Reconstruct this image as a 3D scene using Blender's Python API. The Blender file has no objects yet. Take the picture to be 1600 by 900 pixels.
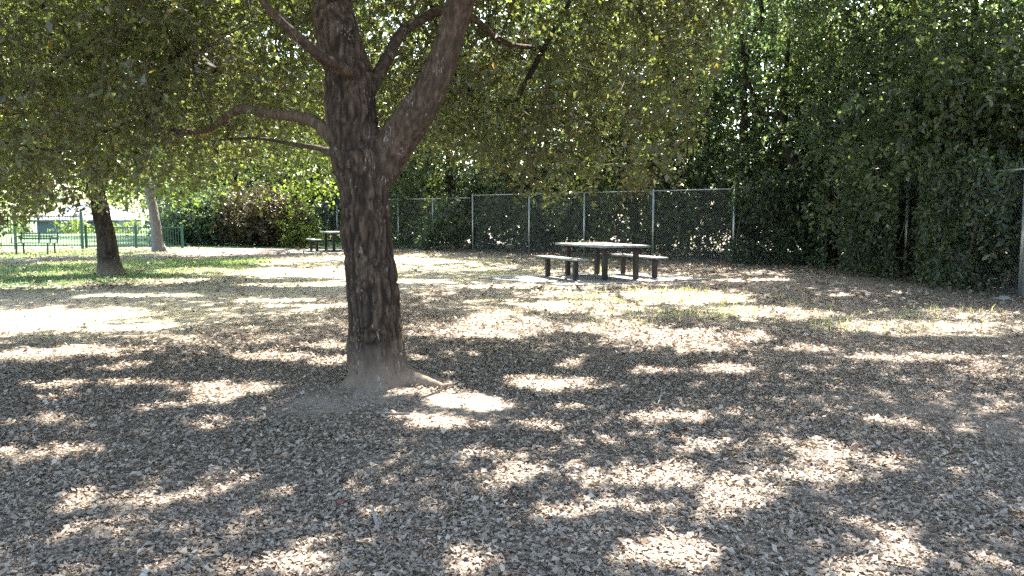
import bpy, math, random
import numpy as np
from mathutils import Vector

rng = np.random.default_rng(7)
random.seed(7)
scene = bpy.context.scene
C = scene.collection

# ------------------------------------------------------------------ camera, sky, sun, exposure
H = 1.5                                   # eye height
F = 1280.0                                # focal length in photo pixels (1600 wide)
PITCH = math.atan((450 - 335) / F)
cam_d = bpy.data.cameras.new('camera'); cam = bpy.data.objects.new('camera', cam_d); C.objects.link(cam)
cam_d.sensor_width = 36; cam_d.lens = F / 1600 * 36; cam_d.clip_start = 0.05; cam_d.clip_end = 2000
cam.location = (0, 0, H); cam.rotation_euler = (math.pi / 2 - PITCH, 0, 0)
scene.camera = cam

SUN_AZ = math.radians(18); SUN_EL = math.radians(54)
S = np.array([math.sin(SUN_AZ) * math.cos(SUN_EL), math.cos(SUN_AZ) * math.cos(SUN_EL), math.sin(SUN_EL)])
world = bpy.data.worlds.new('World'); scene.world = world; world.use_nodes = True
wn = world.node_tree; wn.nodes.clear()
sky = wn.nodes.new('ShaderNodeTexSky'); sky.sky_type = 'NISHITA'; sky.sun_disc = False
sky.sun_elevation = SUN_EL; sky.sun_rotation = SUN_AZ; sky.dust_density = 2.0
bg = wn.nodes.new('ShaderNodeBackground'); bg.inputs[1].default_value = 0.15
wo = wn.nodes.new('ShaderNodeOutputWorld')
wn.links.new(sky.outputs[0], bg.inputs[0]); wn.links.new(bg.outputs[0], wo.inputs[0])
sd = bpy.data.lights.new('sun', 'SUN'); sd.energy = 5.0; sd.angle = math.radians(0.53); sd.color = (1, 0.95, 0.87)
sun = bpy.data.objects.new('sun', sd); C.objects.link(sun); sun.location = (10, 30, 40)
sun.rotation_euler = Vector(S).to_track_quat('Z', 'Y').to_euler()
scene.view_settings.view_transform = 'Standard'; scene.view_settings.look = 'None'
scene.view_settings.exposure = 2.56; scene.view_settings.gamma = 1
scene.render.engine = 'CYCLES'
cy = scene.cycles
cy.max_bounces = 7; cy.diffuse_bounces = 4; cy.glossy_bounces = 2; cy.transmission_bounces = 4
cy.caustics_reflective = False; cy.caustics_refractive = False; cy.use_denoising = False

# ------------------------------------------------------------------ helpers
fv = np.array([0, math.cos(PITCH), -math.sin(PITCH)]); uv = np.array([0, math.sin(PITCH), math.cos(PITCH)]); rv = np.array([1.0, 0, 0])
def ray(px, py): return fv + rv * (px - 800) / F + uv * (450 - py) / F
def gp(px, py):                           # ground point seen at a photo pixel
    d = ray(px, py); return d[:2] * (H / -d[2])
def at(px, py, y):                        # point at distance y
    d = ray(px, py); p = d * (y / d[1]); p[2] += H; return p
def project(P):
    Q = P - np.array([0, 0, H]); z = Q @ fv
    z = np.where(z > 0.05, z, 0.05)
    return 800 + F * (Q @ rv) / z, 450 - F * (Q @ uv) / z, Q @ fv

def _h(i, j, k, s):
    n = (i * 374761393 + j * 668265263 + k * 2147483647 + s * 974711) & 0x7fffffff
    n = ((n ^ (n >> 13)) * 1274126177) & 0x7fffffff
    return ((n ^ (n >> 16)) & 0xffff) / 65535.0
def vn(P, f=1.0, s=0):                    # value noise 0..1, P (n,3) or (n,2)
    P = np.asarray(P, float) * f
    if P.shape[1] == 2: P = np.column_stack([P, np.zeros(len(P))])
    I = np.floor(P).astype(np.int64); T = P - I; T = T * T * (3 - 2 * T)
    r = 0
    for a in (0, 1):
        wx = T[:, 0] if a else 1 - T[:, 0]
        for b in (0, 1):
            wy = T[:, 1] if b else 1 - T[:, 1]
            for c in (0, 1):
                wz = T[:, 2] if c else 1 - T[:, 2]
                r = r + wx * wy * wz * _h(I[:, 0] + a, I[:, 1] + b, I[:, 2] + c, s)
    return r
def sstep(a, b, x):
    t = np.clip((x - a) / (b - a), 0, 1); return t * t * (3 - 2 * t)

def mesh_np(name, V, Fc, n, mat, parent=None, attrs=None, smooth=False):
    """V (k,3), Fc (m,n)"""
    V = np.ascontiguousarray(V, np.float32); Fc = np.ascontiguousarray(Fc, np.int32)
    me = bpy.data.meshes.new(name); m = len(Fc)
    me.vertices.add(len(V)); me.vertices.foreach_set('co', V.ravel())
    me.loops.add(m * n); me.loops.foreach_set('vertex_index', Fc.ravel())
    me.polygons.add(m); me.polygons.foreach_set('loop_start', np.arange(m, dtype=np.int32) * n)
    me.update(calc_edges=True)
    if smooth: me.polygons.foreach_set('use_smooth', np.ones(m, bool))
    for k, a in (attrs or {}).items():
        at_ = me.attributes.new(k, 'FLOAT', 'POINT'); at_.data.foreach_set('value', np.ascontiguousarray(a, np.float32))
    if mat: me.materials.append(mat)
    o = bpy.data.objects.new(name, me); C.objects.link(o)
    if parent: o.parent = parent
    return o
def tag(o, label=None, cat=None, group=None, kind=None):
    if label: o['label'] = label
    if cat: o['category'] = cat
    if group: o['group'] = group
    if kind: o['kind'] = kind
    return o
def empty(name, label, cat, loc=(0, 0, 0), rz=0, group=None):
    o = bpy.data.objects.new(name, None); C.objects.link(o); o.location = loc; o.rotation_euler = (0, 0, rz)
    return tag(o, label, cat, group)

class MB:                                 # collects boxes and tubes into one mesh
    def __init__(s): s.v = []; s.f = []; s.n = 0
    def add(s, v, f):
        s.v += [tuple(p) for p in v]; s.f += [tuple(i + s.n for i in q) for q in f]; s.n += len(v)
    def box(s, c, d, rz=0.0, bev=0.0):
        x, y, z = d[0] / 2, d[1] / 2, d[2] / 2; b = bev
        vs = []
        for zz, ins in ((-z, b), (-z + b, 0), (z - b, 0), (z, b)) if b else ((-z, 0), (z, 0)):
            for sx, sy in ((-1, -1), (1, -1), (1, 1), (-1, 1)):
                vs.append((sx * (x - ins), sy * (y - ins), zz))
        r = len(vs) // 4; fs = [(3, 2, 1, 0), tuple(4 * (r - 1) + i for i in range(4))]
        for k in range(r - 1):
            for i in range(4):
                j = (i + 1) % 4; fs.append((4 * k + i, 4 * k + j, 4 * k + 4 + j, 4 * k + 4 + i))
        cr, sr = math.cos(rz), math.sin(rz)
        s.add([(c[0] + p[0] * cr - p[1] * sr, c[1] + p[0] * sr + p[1] * cr, c[2] + p[2]) for p in vs], fs)
    def tube(s, pts, rad, n=8, cap=True):
        pts = [Vector(p) for p in pts]
        if not hasattr(rad, '__len__'): rad = [rad] * len(pts)
        base = None; vs = []
        for i, p in enumerate(pts):
            t = (pts[min(i + 1, len(pts) - 1)] - pts[max(i - 1, 0)]).normalized()
            if base is None: base = t.orthogonal().normalized()
            base = (base - t * base.dot(t)).normalized(); b2 = t.cross(base)
            for k in range(n):
                a = 2 * math.pi * k / n; vs.append(p + (base * math.cos(a) + b2 * math.sin(a)) * rad[i])
        fs = []
        for i in range(len(pts) - 1):
            for k in range(n):
                j = (k + 1) % n; fs.append((i * n + k, i * n + j, i * n + n + j, i * n + n + k))
        if cap: fs.append(tuple(range(n))[::-1]); fs.append(tuple((len(pts) - 1) * n + k for k in range(n)))
        s.add(vs, fs)
    def build(s, name, mat, parent=None, smooth=False):
        me = bpy.data.meshes.new(name); me.from_pydata(s.v, [], s.f); me.materials.append(mat)
        if smooth:
            for p in me.polygons: p.use_smooth = True
        o = bpy.data.objects.new(name, me); C.objects.link(o)
        if parent: o.parent = parent
        return o

def spline(pts, rad, step=0.15):          # Catmull-Rom resample
    P = np.array(pts, float); R = np.array(rad, float); out = []; ro = []
    for i in range(len(P) - 1):
        p0, p1, p2, p3 = P[max(i - 1, 0)], P[i], P[i + 1], P[min(i + 2, len(P) - 1)]
        n = max(2, int(np.linalg.norm(p2 - p1) / step))
        for k in range(n):
            t = k / n
            out.append(0.5 * (2 * p1 + (p2 - p0) * t + (2 * p0 - 5 * p1 + 4 * p2 - p3) * t * t + (3 * p1 - p0 - 3 * p2 + p3) * t ** 3))
            ro.append(R[i] * (1 - t) + R[i + 1] * t)
    out.append(P[-1]); ro.append(R[-1])
    return np.array(out), np.array(ro)

# ------------------------------------------------------------------ materials
def new_mat(name):
    m = bpy.data.materials.new(name); m.use_nodes = True; nt = m.node_tree; nt.nodes.clear()
    out = nt.nodes.new('ShaderNodeOutputMaterial'); return m, nt, out
def N(nt, t, **kw):
    n = nt.nodes.new(t)
    for k, v in kw.items():
        if k.startswith('i_'): n.inputs[int(k[2:]) if k[2:].isdigit() else k[2:]].default_value = v
        else: setattr(n, k, v)
    return n
def ramp(nt, src, stops):
    r = nt.nodes.new('ShaderNodeValToRGB'); e = r.color_ramp.elements
    while len(e) > 1: e.remove(e[-1])
    e[0].position, e[0].color = stops[0][0], (*stops[0][1], 1)
    for p, c in stops[1:]:
        x = e.new(p); x.color = (*c, 1)
    nt.links.new(src, r.inputs[0]); return r.outputs[0]
def noise_node(nt, scale, detail=4, rough=.6, coord='Object', vec_scale=None):
    tc = N(nt, 'ShaderNodeTexCoord'); src = tc.outputs[coord]
    if vec_scale:
        mp = N(nt, 'ShaderNodeMapping'); mp.inputs['Scale'].default_value = vec_scale; nt.links.new(src, mp.inputs[0]); src = mp.outputs[0]
    n = N(nt, 'ShaderNodeTexNoise'); n.inputs['Scale'].default_value = scale; n.inputs['Detail'].default_value = detail
    n.inputs['Roughness'].default_value = rough; nt.links.new(src, n.inputs['Vector']); return n.outputs['Fac']
def mixc(nt, fac, a, b):
    m = N(nt, 'ShaderNodeMix', data_type='RGBA')
    for s, v in ((0, fac), (6, a), (7, b)):
        if hasattr(v, 'links') or isinstance(v, bpy.types.NodeSocket): nt.links.new(v, m.inputs[s])
        else: m.inputs[s].default_value = v if s == 0 else (*v, 1)
    return m.outputs[2]
def math_node(nt, op, a, b=0.0, clamp=False):
    m = N(nt, 'ShaderNodeMath', operation=op, use_clamp=clamp)
    for s, v in ((0, a), (1, b)):
        if isinstance(v, bpy.types.NodeSocket): nt.links.new(v, m.inputs[s])
        else: m.inputs[s].default_value = v
    return m.outputs[0]
def attr(nt, name): return N(nt, 'ShaderNodeAttribute', attribute_name=name).outputs['Fac']

def simple_mat(name, c1, c2, scale=8, rough=.6, metal=0.0, bump=.2, bscale=40, spec=.5):
    m, nt, out = new_mat(name)
    col = ramp(nt, noise_node(nt, scale), [(.3, c1), (.7, c2)])
    p = N(nt, 'ShaderNodeBsdfPrincipled'); nt.links.new(col, p.inputs['Base Color'])
    p.inputs['Roughness'].default_value = rough; p.inputs['Metallic'].default_value = metal; p.inputs['Specular IOR Level'].default_value = spec
    b = N(nt, 'ShaderNodeBump'); b.inputs['Strength'].default_value = bump; b.inputs['Distance'].default_value = .01
    nt.links.new(noise_node(nt, bscale), b.inputs['Height']); nt.links.new(b.outputs[0], p.inputs['Normal'])
    nt.links.new(p.outputs[0], out.inputs[0]); return m

def leaf_mat(name, stops, trans=(.35, .45, .08), tf=.35, rough=.42, spec=.5):
    m, nt, out = new_mat(name)
    col = ramp(nt, attr(nt, 'tint'), stops)
    p = N(nt, 'ShaderNodeBsdfPrincipled'); nt.links.new(col, p.inputs['Base Color'])
    p.inputs['Roughness'].default_value = rough; p.inputs['Specular IOR Level'].default_value = spec
    t = N(nt, 'ShaderNodeBsdfTranslucent')
    mm = N(nt, 'ShaderNodeMix', data_type='RGBA', blend_type='MULTIPLY'); mm.inputs[0].default_value = 1
    nt.links.new(col, mm.inputs[6]); mm.inputs[7].default_value = (*trans, 1)
    sc_ = N(nt, 'ShaderNodeVectorMath', operation='SCALE'); nt.links.new(mm.outputs[2], sc_.inputs[0]); sc_.inputs[3].default_value = 9.0
    nt.links.new(sc_.outputs[0], t.inputs[0])
    mx = N(nt, 'ShaderNodeMixShader'); mx.inputs[0].default_value = tf
    nt.links.new(p.outputs[0], mx.inputs[1]); nt.links.new(t.outputs[0], mx.inputs[2]); nt.links.new(mx.outputs[0], out.inputs[0])
    return m
M = {}
M['oak'] = leaf_mat('oak_leaf', [(0, (.055, .043, .025)), (.35, (.06, .064, .032)), (.8, (.085, .10, .045)), (.97, (.13, .14, .05)), (1, (.17, .12, .05))], (.40, .43, .19), tf=.42, rough=.33, spec=.7)
M['bush'] = leaf_mat('bush_leaf', [(0, (.038, .054, .043)), (.5, (.070, .092, .070)), (.9, (.115, .14, .09)), (1, (.2, .2, .10))], (.32, .38, .15), rough=.36, spec=.6)
M['bush2'] = leaf_mat('bush_leaf_olive', [(0, (.042, .052, .032)), (.5, (.076, .092, .054)), (.9, (.12, .138, .07)), (1, (.2, .2, .09))], (.34, .38, .14), rough=.32, spec=.7)
M['far'] = leaf_mat('far_leaf', [(0, (.05, .06, .022)), (.5, (.085, .10, .035)), (1, (.15, .16, .06))], (.4, .5, .13))
M['dry'] = leaf_mat('dry_bush_leaf', [(0, (.028, .026, .02)), (.4, (.045, .038, .026)), (.8, (.042, .052, .028)), (1, (.09, .07, .045))], (.3, .25, .12))
M['litter'] = leaf_mat('fallen_leaf', [(0, (.11, .078, .055)), (.3, (.215, .165, .12)), (.6, (.31, .25, .19)), (.85, (.37, .31, .24)), (.96, (.46, .40, .32)), (1, (.22, .11, .07))], (.3, .22, .14), tf=.06, rough=.6, spec=.35)
M['grass'] = leaf_mat('grass_blade', [(0, (.05, .105, .05)), (.4, (.10, .155, .08)), (.65, (.29, .29, .16)), (1, (.50, .44, .31))], (.4, .42, .22), tf=.3, rough=.6, spec=.3)

def bark_mat(name, c_dark, c_mid, c_lite, dust=None, scratch=0.0, vs=(1, 1, .38), spec=.25):
    m, nt, out = new_mat(name)
    n1 = noise_node(nt, 26, 6, .65, vec_scale=vs); n2 = noise_node(nt, 3, 3)
    col = ramp(nt, n1, [(.32, c_dark), (.5, c_mid), (.72, c_lite)])
    col = mixc(nt, math_node(nt, 'MULTIPLY', n2, .35), col, c_mid)
    rd = N(nt, 'ShaderNodeMapRange'); rd.inputs[1].default_value = -.35; rd.inputs[2].default_value = .55; nt.links.new(attr(nt, 'ridge'), rd.inputs[0])
    if scratch: col = mixc(nt, rd.outputs[0], tuple(c * .9 for c in c_dark), col)
    if dust:
        geo = N(nt, 'ShaderNodeNewGeometry'); sep = N(nt, 'ShaderNodeSeparateXYZ'); nt.links.new(geo.outputs['Position'], sep.inputs[0])
        z = math_node(nt, 'ADD', sep.outputs[2], math_node(nt, 'MULTIPLY', n2, -.35))
        mr = N(nt, 'ShaderNodeMapRange'); mr.inputs[1].default_value = -.16; mr.inputs[2].default_value = .30
        mr.inputs[3].default_value = .75; mr.inputs[4].default_value = 0; nt.links.new(z, mr.inputs[0])
        col = mixc(nt, mr.outputs[0], col, dust)
    if scratch:
        n3 = noise_node(nt, 9, 3, .7, vec_scale=(1, 1, .35)); n4 = noise_node(nt, 75, 3, .6, vec_scale=(1, 1, .25))
        s1 = math_node(nt, 'GREATER_THAN', n3, .60); s2 = math_node(nt, 'GREATER_THAN', n4, .57)
        col = mixc(nt, math_node(nt, 'MULTIPLY', math_node(nt, 'MULTIPLY', s1, s2), scratch), col, (.38, .34, .29))
    p = N(nt, 'ShaderNodeBsdfPrincipled'); nt.links.new(col, p.inputs['Base Color']); p.inputs['Roughness'].default_value = .85
    p.inputs['Specular IOR Level'].default_value = spec
    b = N(nt, 'ShaderNodeBump'); b.inputs['Strength'].default_value = .9; b.inputs['Distance'].default_value = .02
    nt.links.new(n1, b.inputs['Height']); nt.links.new(b.outputs[0], p.inputs['Normal'])
    nt.links.new(p.outputs[0], out.inputs[0]); return m
M['bark'] = bark_mat('oak_bark', (.022, .014, .009), (.076, .050, .032), (.165, .118, .080), dust=(.27, .20, .145), scratch=.5)
M['bark_limb'] = bark_mat('pale_limb_bark', (.04, .026, .016), (.095, .064, .04), (.18, .13, .085))
M['bark2'] = bark_mat('dark_bark', (.03, .024, .02), (.07, .055, .048), (.13, .105, .09), dust=(.26, .21, .16), scratch=.3)
M['bark3'] = bark_mat('grey_bark', (.10, .10, .10), (.19, .18, .175), (.28, .26, .25))
M['twig'] = bark_mat('twig_bark', (.07, .055, .04), (.14, .11, .085), (.24, .20, .16))
M['galv'] = simple_mat('galvanised_steel', (.38, .40, .41), (.55, .57, .58), 20, .4, .6, .1)
M['wire'] = simple_mat('fence_wire', (.14, .15, .16), (.24, .26, .27), 5, .5, .5, .05)
M['greenpaint'] = simple_mat('green_paint', (.012, .055, .04), (.02, .08, .055), 10, .45, 0, .1)
M['tabletop'] = simple_mat('weathered_planks', (.16, .175, .17), (.33, .34, .33), 6, .5, 0, .4)
M['tablewood'] = simple_mat('dark_posts', (.018, .014, .012), (.045, .035, .03), 6, .7, 0, .4)
M['concrete'] = simple_mat('concrete', (.22, .21, .20), (.34, .325, .31), 2.5, .85, 0, .3, 25, .2)
M['wall'] = simple_mat('pale_wall', (.09, .11, .14), (.14, .17, .20), 1, .8)
M['roof'] = simple_mat('pale_roof', (.42, .38, .36), (.6, .55, .52), 1, .8)
M['white'] = simple_mat('white_trim', (.75, .75, .73), (.8, .8, .78), 1, .6)
M['glass'] = simple_mat('dark_glass', (.03, .05, .07), (.06, .08, .10), 1, .15)
M['rock'] = simple_mat('stone', (.20, .19, .18), (.36, .34, .32), 12, .85, 0, .6)
M['fruit'] = simple_mat('red_brown_skin', (.11, .035, .025), (.18, .065, .042), 20, .6)
M['stick'] = simple_mat('weathered_stick', (.20, .18, .155), (.30, .27, .23), 30, .8)

# ------------------------------------------------------------------ ground
TX, TY = gp(595, 606)                      # foot of the main tree
def gz(x, y):
    x = np.asarray(x, float); y = np.asarray(y, float)
    sh = x.shape; P = np.column_stack([x.ravel(), y.ravel()])
    z = (vn(P, .35, 3) - .5) * .07 + (vn(P, 1.6, 4) - .5) * .025
    z = z.reshape(sh)
    r = np.hypot(x - TX, (y - TY)); z = z * sstep(.3, 1.5, r) + .055 * np.exp(-(r / .8) ** 2)
    sm = np.maximum(1 - sstep(.9, 1.25, np.hypot((x - 2.05) / 3.6, (y - 19.3) / 3.0)), 1 - sstep(.9, 1.25, np.hypot((x + 7.3) / 3.4, (y - 33.3) / 2.9)))
    z = z * (1 - sm) - .012 * sm
    z = z - 1.3 * sstep(62, 92, y)
    return z
def axis(a, b, st, far, grow=1.16):
    c = list(np.arange(a, b, st)); s = st; v = c[-1]; up = []
    while v < far: s *= grow; v += s; up.append(v)
    s = st; v = c[0]; dn = []
    while v > -far: s *= grow; v -= s; dn.append(v)
    return np.array(dn[::-1] + c + up)
xs = axis(-16, 12, .17, 600, 1.2); ys = axis(2.2, 34, .17, 900, 1.2)
GX, GY = np.meshgrid(xs, ys); gV = np.column_stack([GX.ravel(), GY.ravel(), gz(GX, GY).ravel()])
G2 = gV[:, :2]; nx = len(xs)
ii, jj = np.meshgrid(np.arange(nx - 1), np.arange(len(ys) - 1)); b0 = (jj * nx + ii).ravel()
gF = np.column_stack([b0, b0 + 1, b0 + nx + 1, b0 + nx])
def ell(P, px, py, rx, ry, soft=.5):       # soft mask of an area of ground
    c = gp(px, py); d = c[1]; ax = rx / F * d; ay = max(ry / (F * H) * d * d, .05)
    q = np.hypot((P[:, 0] - c[0]) / ax, (P[:, 1] - c[1]) / ay)
    return 1 - sstep(1 - soft, 1 + soft, q)
def green_mask(P):
    nz = vn(P, .45, 11) * .7 + vn(P, 2.2, 12) * .3
    m = np.maximum.reduce([ell(P, 100, 426, 220, 22), ell(P, 300, 414, 110, 11), ell(P, 60, 400, 160, 10) * .5])
    m = m * sstep(.25, .6, nz + m * .25)
    m = np.maximum(m, sstep(35.5, 36.5, P[:, 1]) * sstep(-6, -8, P[:, 0] + (P[:, 1] - 36) * .0) )
    return m
def dry_mask(P):
    nz = vn(P, .7, 21) * .6 + vn(P, 3, 22) * .4
    m = np.maximum.reduce([ell(P, 150, 480, 420, 40), ell(P, 620, 420, 280, 28), ell(P, 980, 476, 300, 24) * .8, ell(P, 1400, 500, 200, 22) * .6, ell(P, 450, 415, 120, 22)])
    return m * sstep(.2, .55, nz + m * .25)
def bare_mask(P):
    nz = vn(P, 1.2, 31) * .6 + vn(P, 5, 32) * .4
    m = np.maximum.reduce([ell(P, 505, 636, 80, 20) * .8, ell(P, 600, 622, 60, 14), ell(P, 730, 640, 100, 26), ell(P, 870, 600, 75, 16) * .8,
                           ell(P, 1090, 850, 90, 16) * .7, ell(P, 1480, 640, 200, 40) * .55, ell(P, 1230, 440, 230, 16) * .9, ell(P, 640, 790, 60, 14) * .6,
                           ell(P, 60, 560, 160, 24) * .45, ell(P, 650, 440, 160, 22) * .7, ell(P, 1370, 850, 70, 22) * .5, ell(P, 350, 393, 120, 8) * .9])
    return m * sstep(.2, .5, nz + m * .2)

m, nt, out = new_mat('soil')
g_, d_, b_ = attr(nt, 'green'), attr(nt, 'dry'), attr(nt, 'bare')
n_big = noise_node(nt, .8, 5); n_fine = noise_node(nt, 22, 8, .7); n_mid = noise_node(nt, 5, 5, .65)
n_ch = N(nt, 'ShaderNodeTexVoronoi'); n_ch.inputs['Scale'].default_value = 55; tcv = N(nt, 'ShaderNodeTexCoord'); nt.links.new(tcv.outputs['Object'], n_ch.inputs['Vector']); n_sp = N(nt, 'ShaderNodeSeparateColor'); nt.links.new(n_ch.outputs['Color'], n_sp.inputs[0])
soil = ramp(nt, math_node(nt, 'ADD', math_node(nt, 'MULTIPLY', n_fine, .6), math_node(nt, 'MULTIPLY', n_sp.outputs[0], .4)), [(.2, (.08, .062, .047)), (.5, (.20, .16, .125)), (.75, (.32, .27, .215))])
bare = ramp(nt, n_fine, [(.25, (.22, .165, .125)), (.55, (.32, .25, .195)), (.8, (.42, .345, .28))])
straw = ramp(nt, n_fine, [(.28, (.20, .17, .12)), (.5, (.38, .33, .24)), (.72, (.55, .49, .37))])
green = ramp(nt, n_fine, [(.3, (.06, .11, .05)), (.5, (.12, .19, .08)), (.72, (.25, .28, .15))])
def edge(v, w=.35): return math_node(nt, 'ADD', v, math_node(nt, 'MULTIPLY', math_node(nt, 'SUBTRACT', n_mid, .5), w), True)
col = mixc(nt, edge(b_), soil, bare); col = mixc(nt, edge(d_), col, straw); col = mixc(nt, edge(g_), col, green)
p = N(nt, 'ShaderNodeBsdfPrincipled'); nt.links.new(col, p.inputs['Base Color']); p.inputs['Roughness'].default_value = .92; p.inputs['Specular IOR Level'].default_value = .2
bp = N(nt, 'ShaderNodeBump'); bp.inputs['Strength'].default_value = .7; bp.inputs['Distance'].default_value = .02
nt.links.new(n_fine, bp.inputs['Height']); nt.links.new(bp.outputs[0], p.inputs['Normal']); nt.links.new(p.outputs[0], out.inputs[0])
M['soil'] = m
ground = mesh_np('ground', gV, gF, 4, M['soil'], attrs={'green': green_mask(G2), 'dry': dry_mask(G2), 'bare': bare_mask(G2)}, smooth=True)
tag(ground, 'dusty park ground with dry grass and a green lawn', kind='structure')

# openings in the tree crowns: where the sun reaches the ground (centre x, y, half width, half height in photo pixels, turned into metres on the ground)
PATCH = [(40, 500, 150, 17), (210, 508, 60, 5), (70, 556, 100, 11), (440, 563, 60, 6), (520, 572, 40, 8), (350, 612, 75, 14), (215, 600, 60, 6), (70, 605, 55, 6),
 (90, 622, 40, 5), (330, 662, 30, 5), (262, 778, 55, 10), (385, 750, 38, 7), (60, 703, 70, 4), (120, 775, 40, 5), (240, 634, 28, 4), (470, 888, 80, 8), (60, 655, 50, 3), (340, 770, 20, 4),
 (780, 505, 62, 15), (740, 522, 80, 5), (1070, 530, 115, 15), (950, 512, 60, 8), (870, 600, 75, 13), (1020, 580, 38, 7), (1135, 578, 50, 8), (730, 632, 66, 13), (640, 655, 80, 7), (690, 668, 70, 5),
 (1050, 655, 75, 9), (1110, 700, 60, 5), (850, 668, 60, 5), (1210, 490, 75, 10), (1450, 515, 120, 9), (1440, 560, 90, 6), (1260, 545, 40, 5), (1400, 665, 40, 4), (1290, 712, 65, 15), (1390, 724, 50, 6),
 (1240, 745, 70, 12), (1100, 762, 90, 12), (1000, 750, 110, 12), (870, 808, 50, 8), (960, 800, 70, 9), (1140, 800, 60, 22), (1390, 842, 45, 7), (780, 712, 60, 5), (800, 745, 60, 5), (750, 890, 50, 6), (1560, 888, 55, 7),
 (900, 480, 110, 8), (1060, 462, 110, 8), (880, 462, 60, 6), (650, 440, 60, 3), (760, 447, 40, 3), (850, 447, 100, 4), (660, 408, 60, 3), (480, 425, 110, 7), (420, 410, 60, 4), (300, 425, 60, 4), (60, 445, 90, 5),
 (110, 412, 50, 3), (230, 440, 80, 4), (330, 395, 60, 4), (50, 400, 60, 3), (170, 396, 60, 3), (460, 445, 90, 3), (230, 462, 90, 3), (1170, 437, 50, 2), (80, 430, 60, 3), (430, 470, 60, 3),
 (500, 545, 40, 3), (740, 552, 15, 3), (655, 562, 12, 3), (440, 655, 18, 3), (520, 478, 60, 3), (1550, 590, 30, 3), (560, 432, 60, 3), (900, 640, 40, 3), (950, 690, 25, 3), (900, 700, 20, 2)]
PP = [(1.9, 19.0, 1.6, .7), (.7, 18.6, .7, .5)]
for (px, py, rx, ry) in PATCH:
    c = gp(px, py); d = c[1]; PP.append((c[0], c[1], rx / F * d, max(ry / (F * H) * d * d * 1.1, .13)))
def lit(P, grow=1.0):                      # True where a point's shadow would fall on a sunny patch
    t = P[:, 2] / S[2]; gx = P[:, 0] - S[0] * t; gy = P[:, 1] - S[1] * t
    w = np.column_stack([gx, gy]); nn = .35 + (vn(w, 3.0, 51) - .5) * 1.4 + (vn(w, 8.0, 52) - .5) * .9
    nn = nn + (vn(w, 17.0, 55) - .5) * .9 + np.random.default_rng(5).uniform(-.35, .3, len(P))
    r = np.zeros(len(P), bool)
    for (cx, cyy, ax, ay) in PP:
        r |= ((gx - cx) / ax) ** 2 + ((gy - cyy) / ay) ** 2 < (1 + nn) * grow
    r |= (vn(w, 1.5, 53) * .5 + vn(w, 3.6, 54) * .5) > .755
    return r

# ------------------------------------------------------------------ leaves and branches
def unit(v): return v / np.maximum(np.linalg.norm(v, axis=1, keepdims=True), 1e-9)
def leaf_cloud(pos, size, droop=.0, up=.55, width=.55, tint=None, coarse=False):
    """two-triangle folded leaves at pos; returns V, F, tint"""
    n = len(pos); size = size * rng.uniform(.65, 1.25, n)[:, None]
    d = rng.normal(size=(n, 3)); d[:, 2] -= droop; d = unit(d)
    nr = rng.normal(size=(n, 3)); nr[:, 2] += up * 2; s = unit(np.cross(d, nr)); nrm = np.cross(s, d)
    nrm *= np.sign(nrm[:, 2:3] + 1e-9)
    fold = rng.uniform(-.05, .3, n)[:, None]
    a = pos; b = pos + d * size * .45 + s * size * width * .5 + nrm * size * fold * .5
    c = pos + d * size - nrm * size * .12; e = pos + d * size * .45 - s * size * width * .5 + nrm * size * fold * .5
    V = np.stack([a, b, c, e], 1).reshape(-1, 3)
    i = np.arange(n)[:, None] * 4
    Fc = np.concatenate([i + [0, 1, 2], i + [0, 2, 3]], 0)
    if coarse is not False:
        cm = np.broadcast_to(coarse, (n,)); Fc = np.concatenate([i[~cm] + [0, 1, 2], i[~cm] + [0, 2, 3], i[cm] + [0, 1, 2]], 0)
    if tint is None: tint = rng.uniform(0, 1, n)
    return V, Fc, np.repeat(tint, 4)
def twig_points(centers, n_twig, n_leaf, spread, length, droop=.25, flat=.7):
    """leaf anchor points strung along short twigs around clump centres"""
    k = len(centers); c = np.repeat(centers, n_twig, 0); m_ = len(c)
    o = rng.normal(size=(m_, 3)) * spread; o[:, 2] *= flat; st = c + o * .75
    d = unit(o + rng.normal(size=(m_, 3)) * spread * .6 + np.array([0, 0, -droop * spread])) * length * rng.uniform(.5, 1.3, m_)[:, None]
    t = np.tile(np.linspace(.08, 1, n_leaf), m_)[:, None]
    p = np.repeat(st, n_leaf, 0) + np.repeat(d, n_leaf, 0) * t
    p[:, 2] -= (t[:, 0] ** 2) * length * droop * .6
    p += rng.normal(size=p.shape) * length * .05
    ct = np.repeat(rng.uniform(0, 1, k), n_twig * n_leaf)
    return p, st, d, ct
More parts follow.
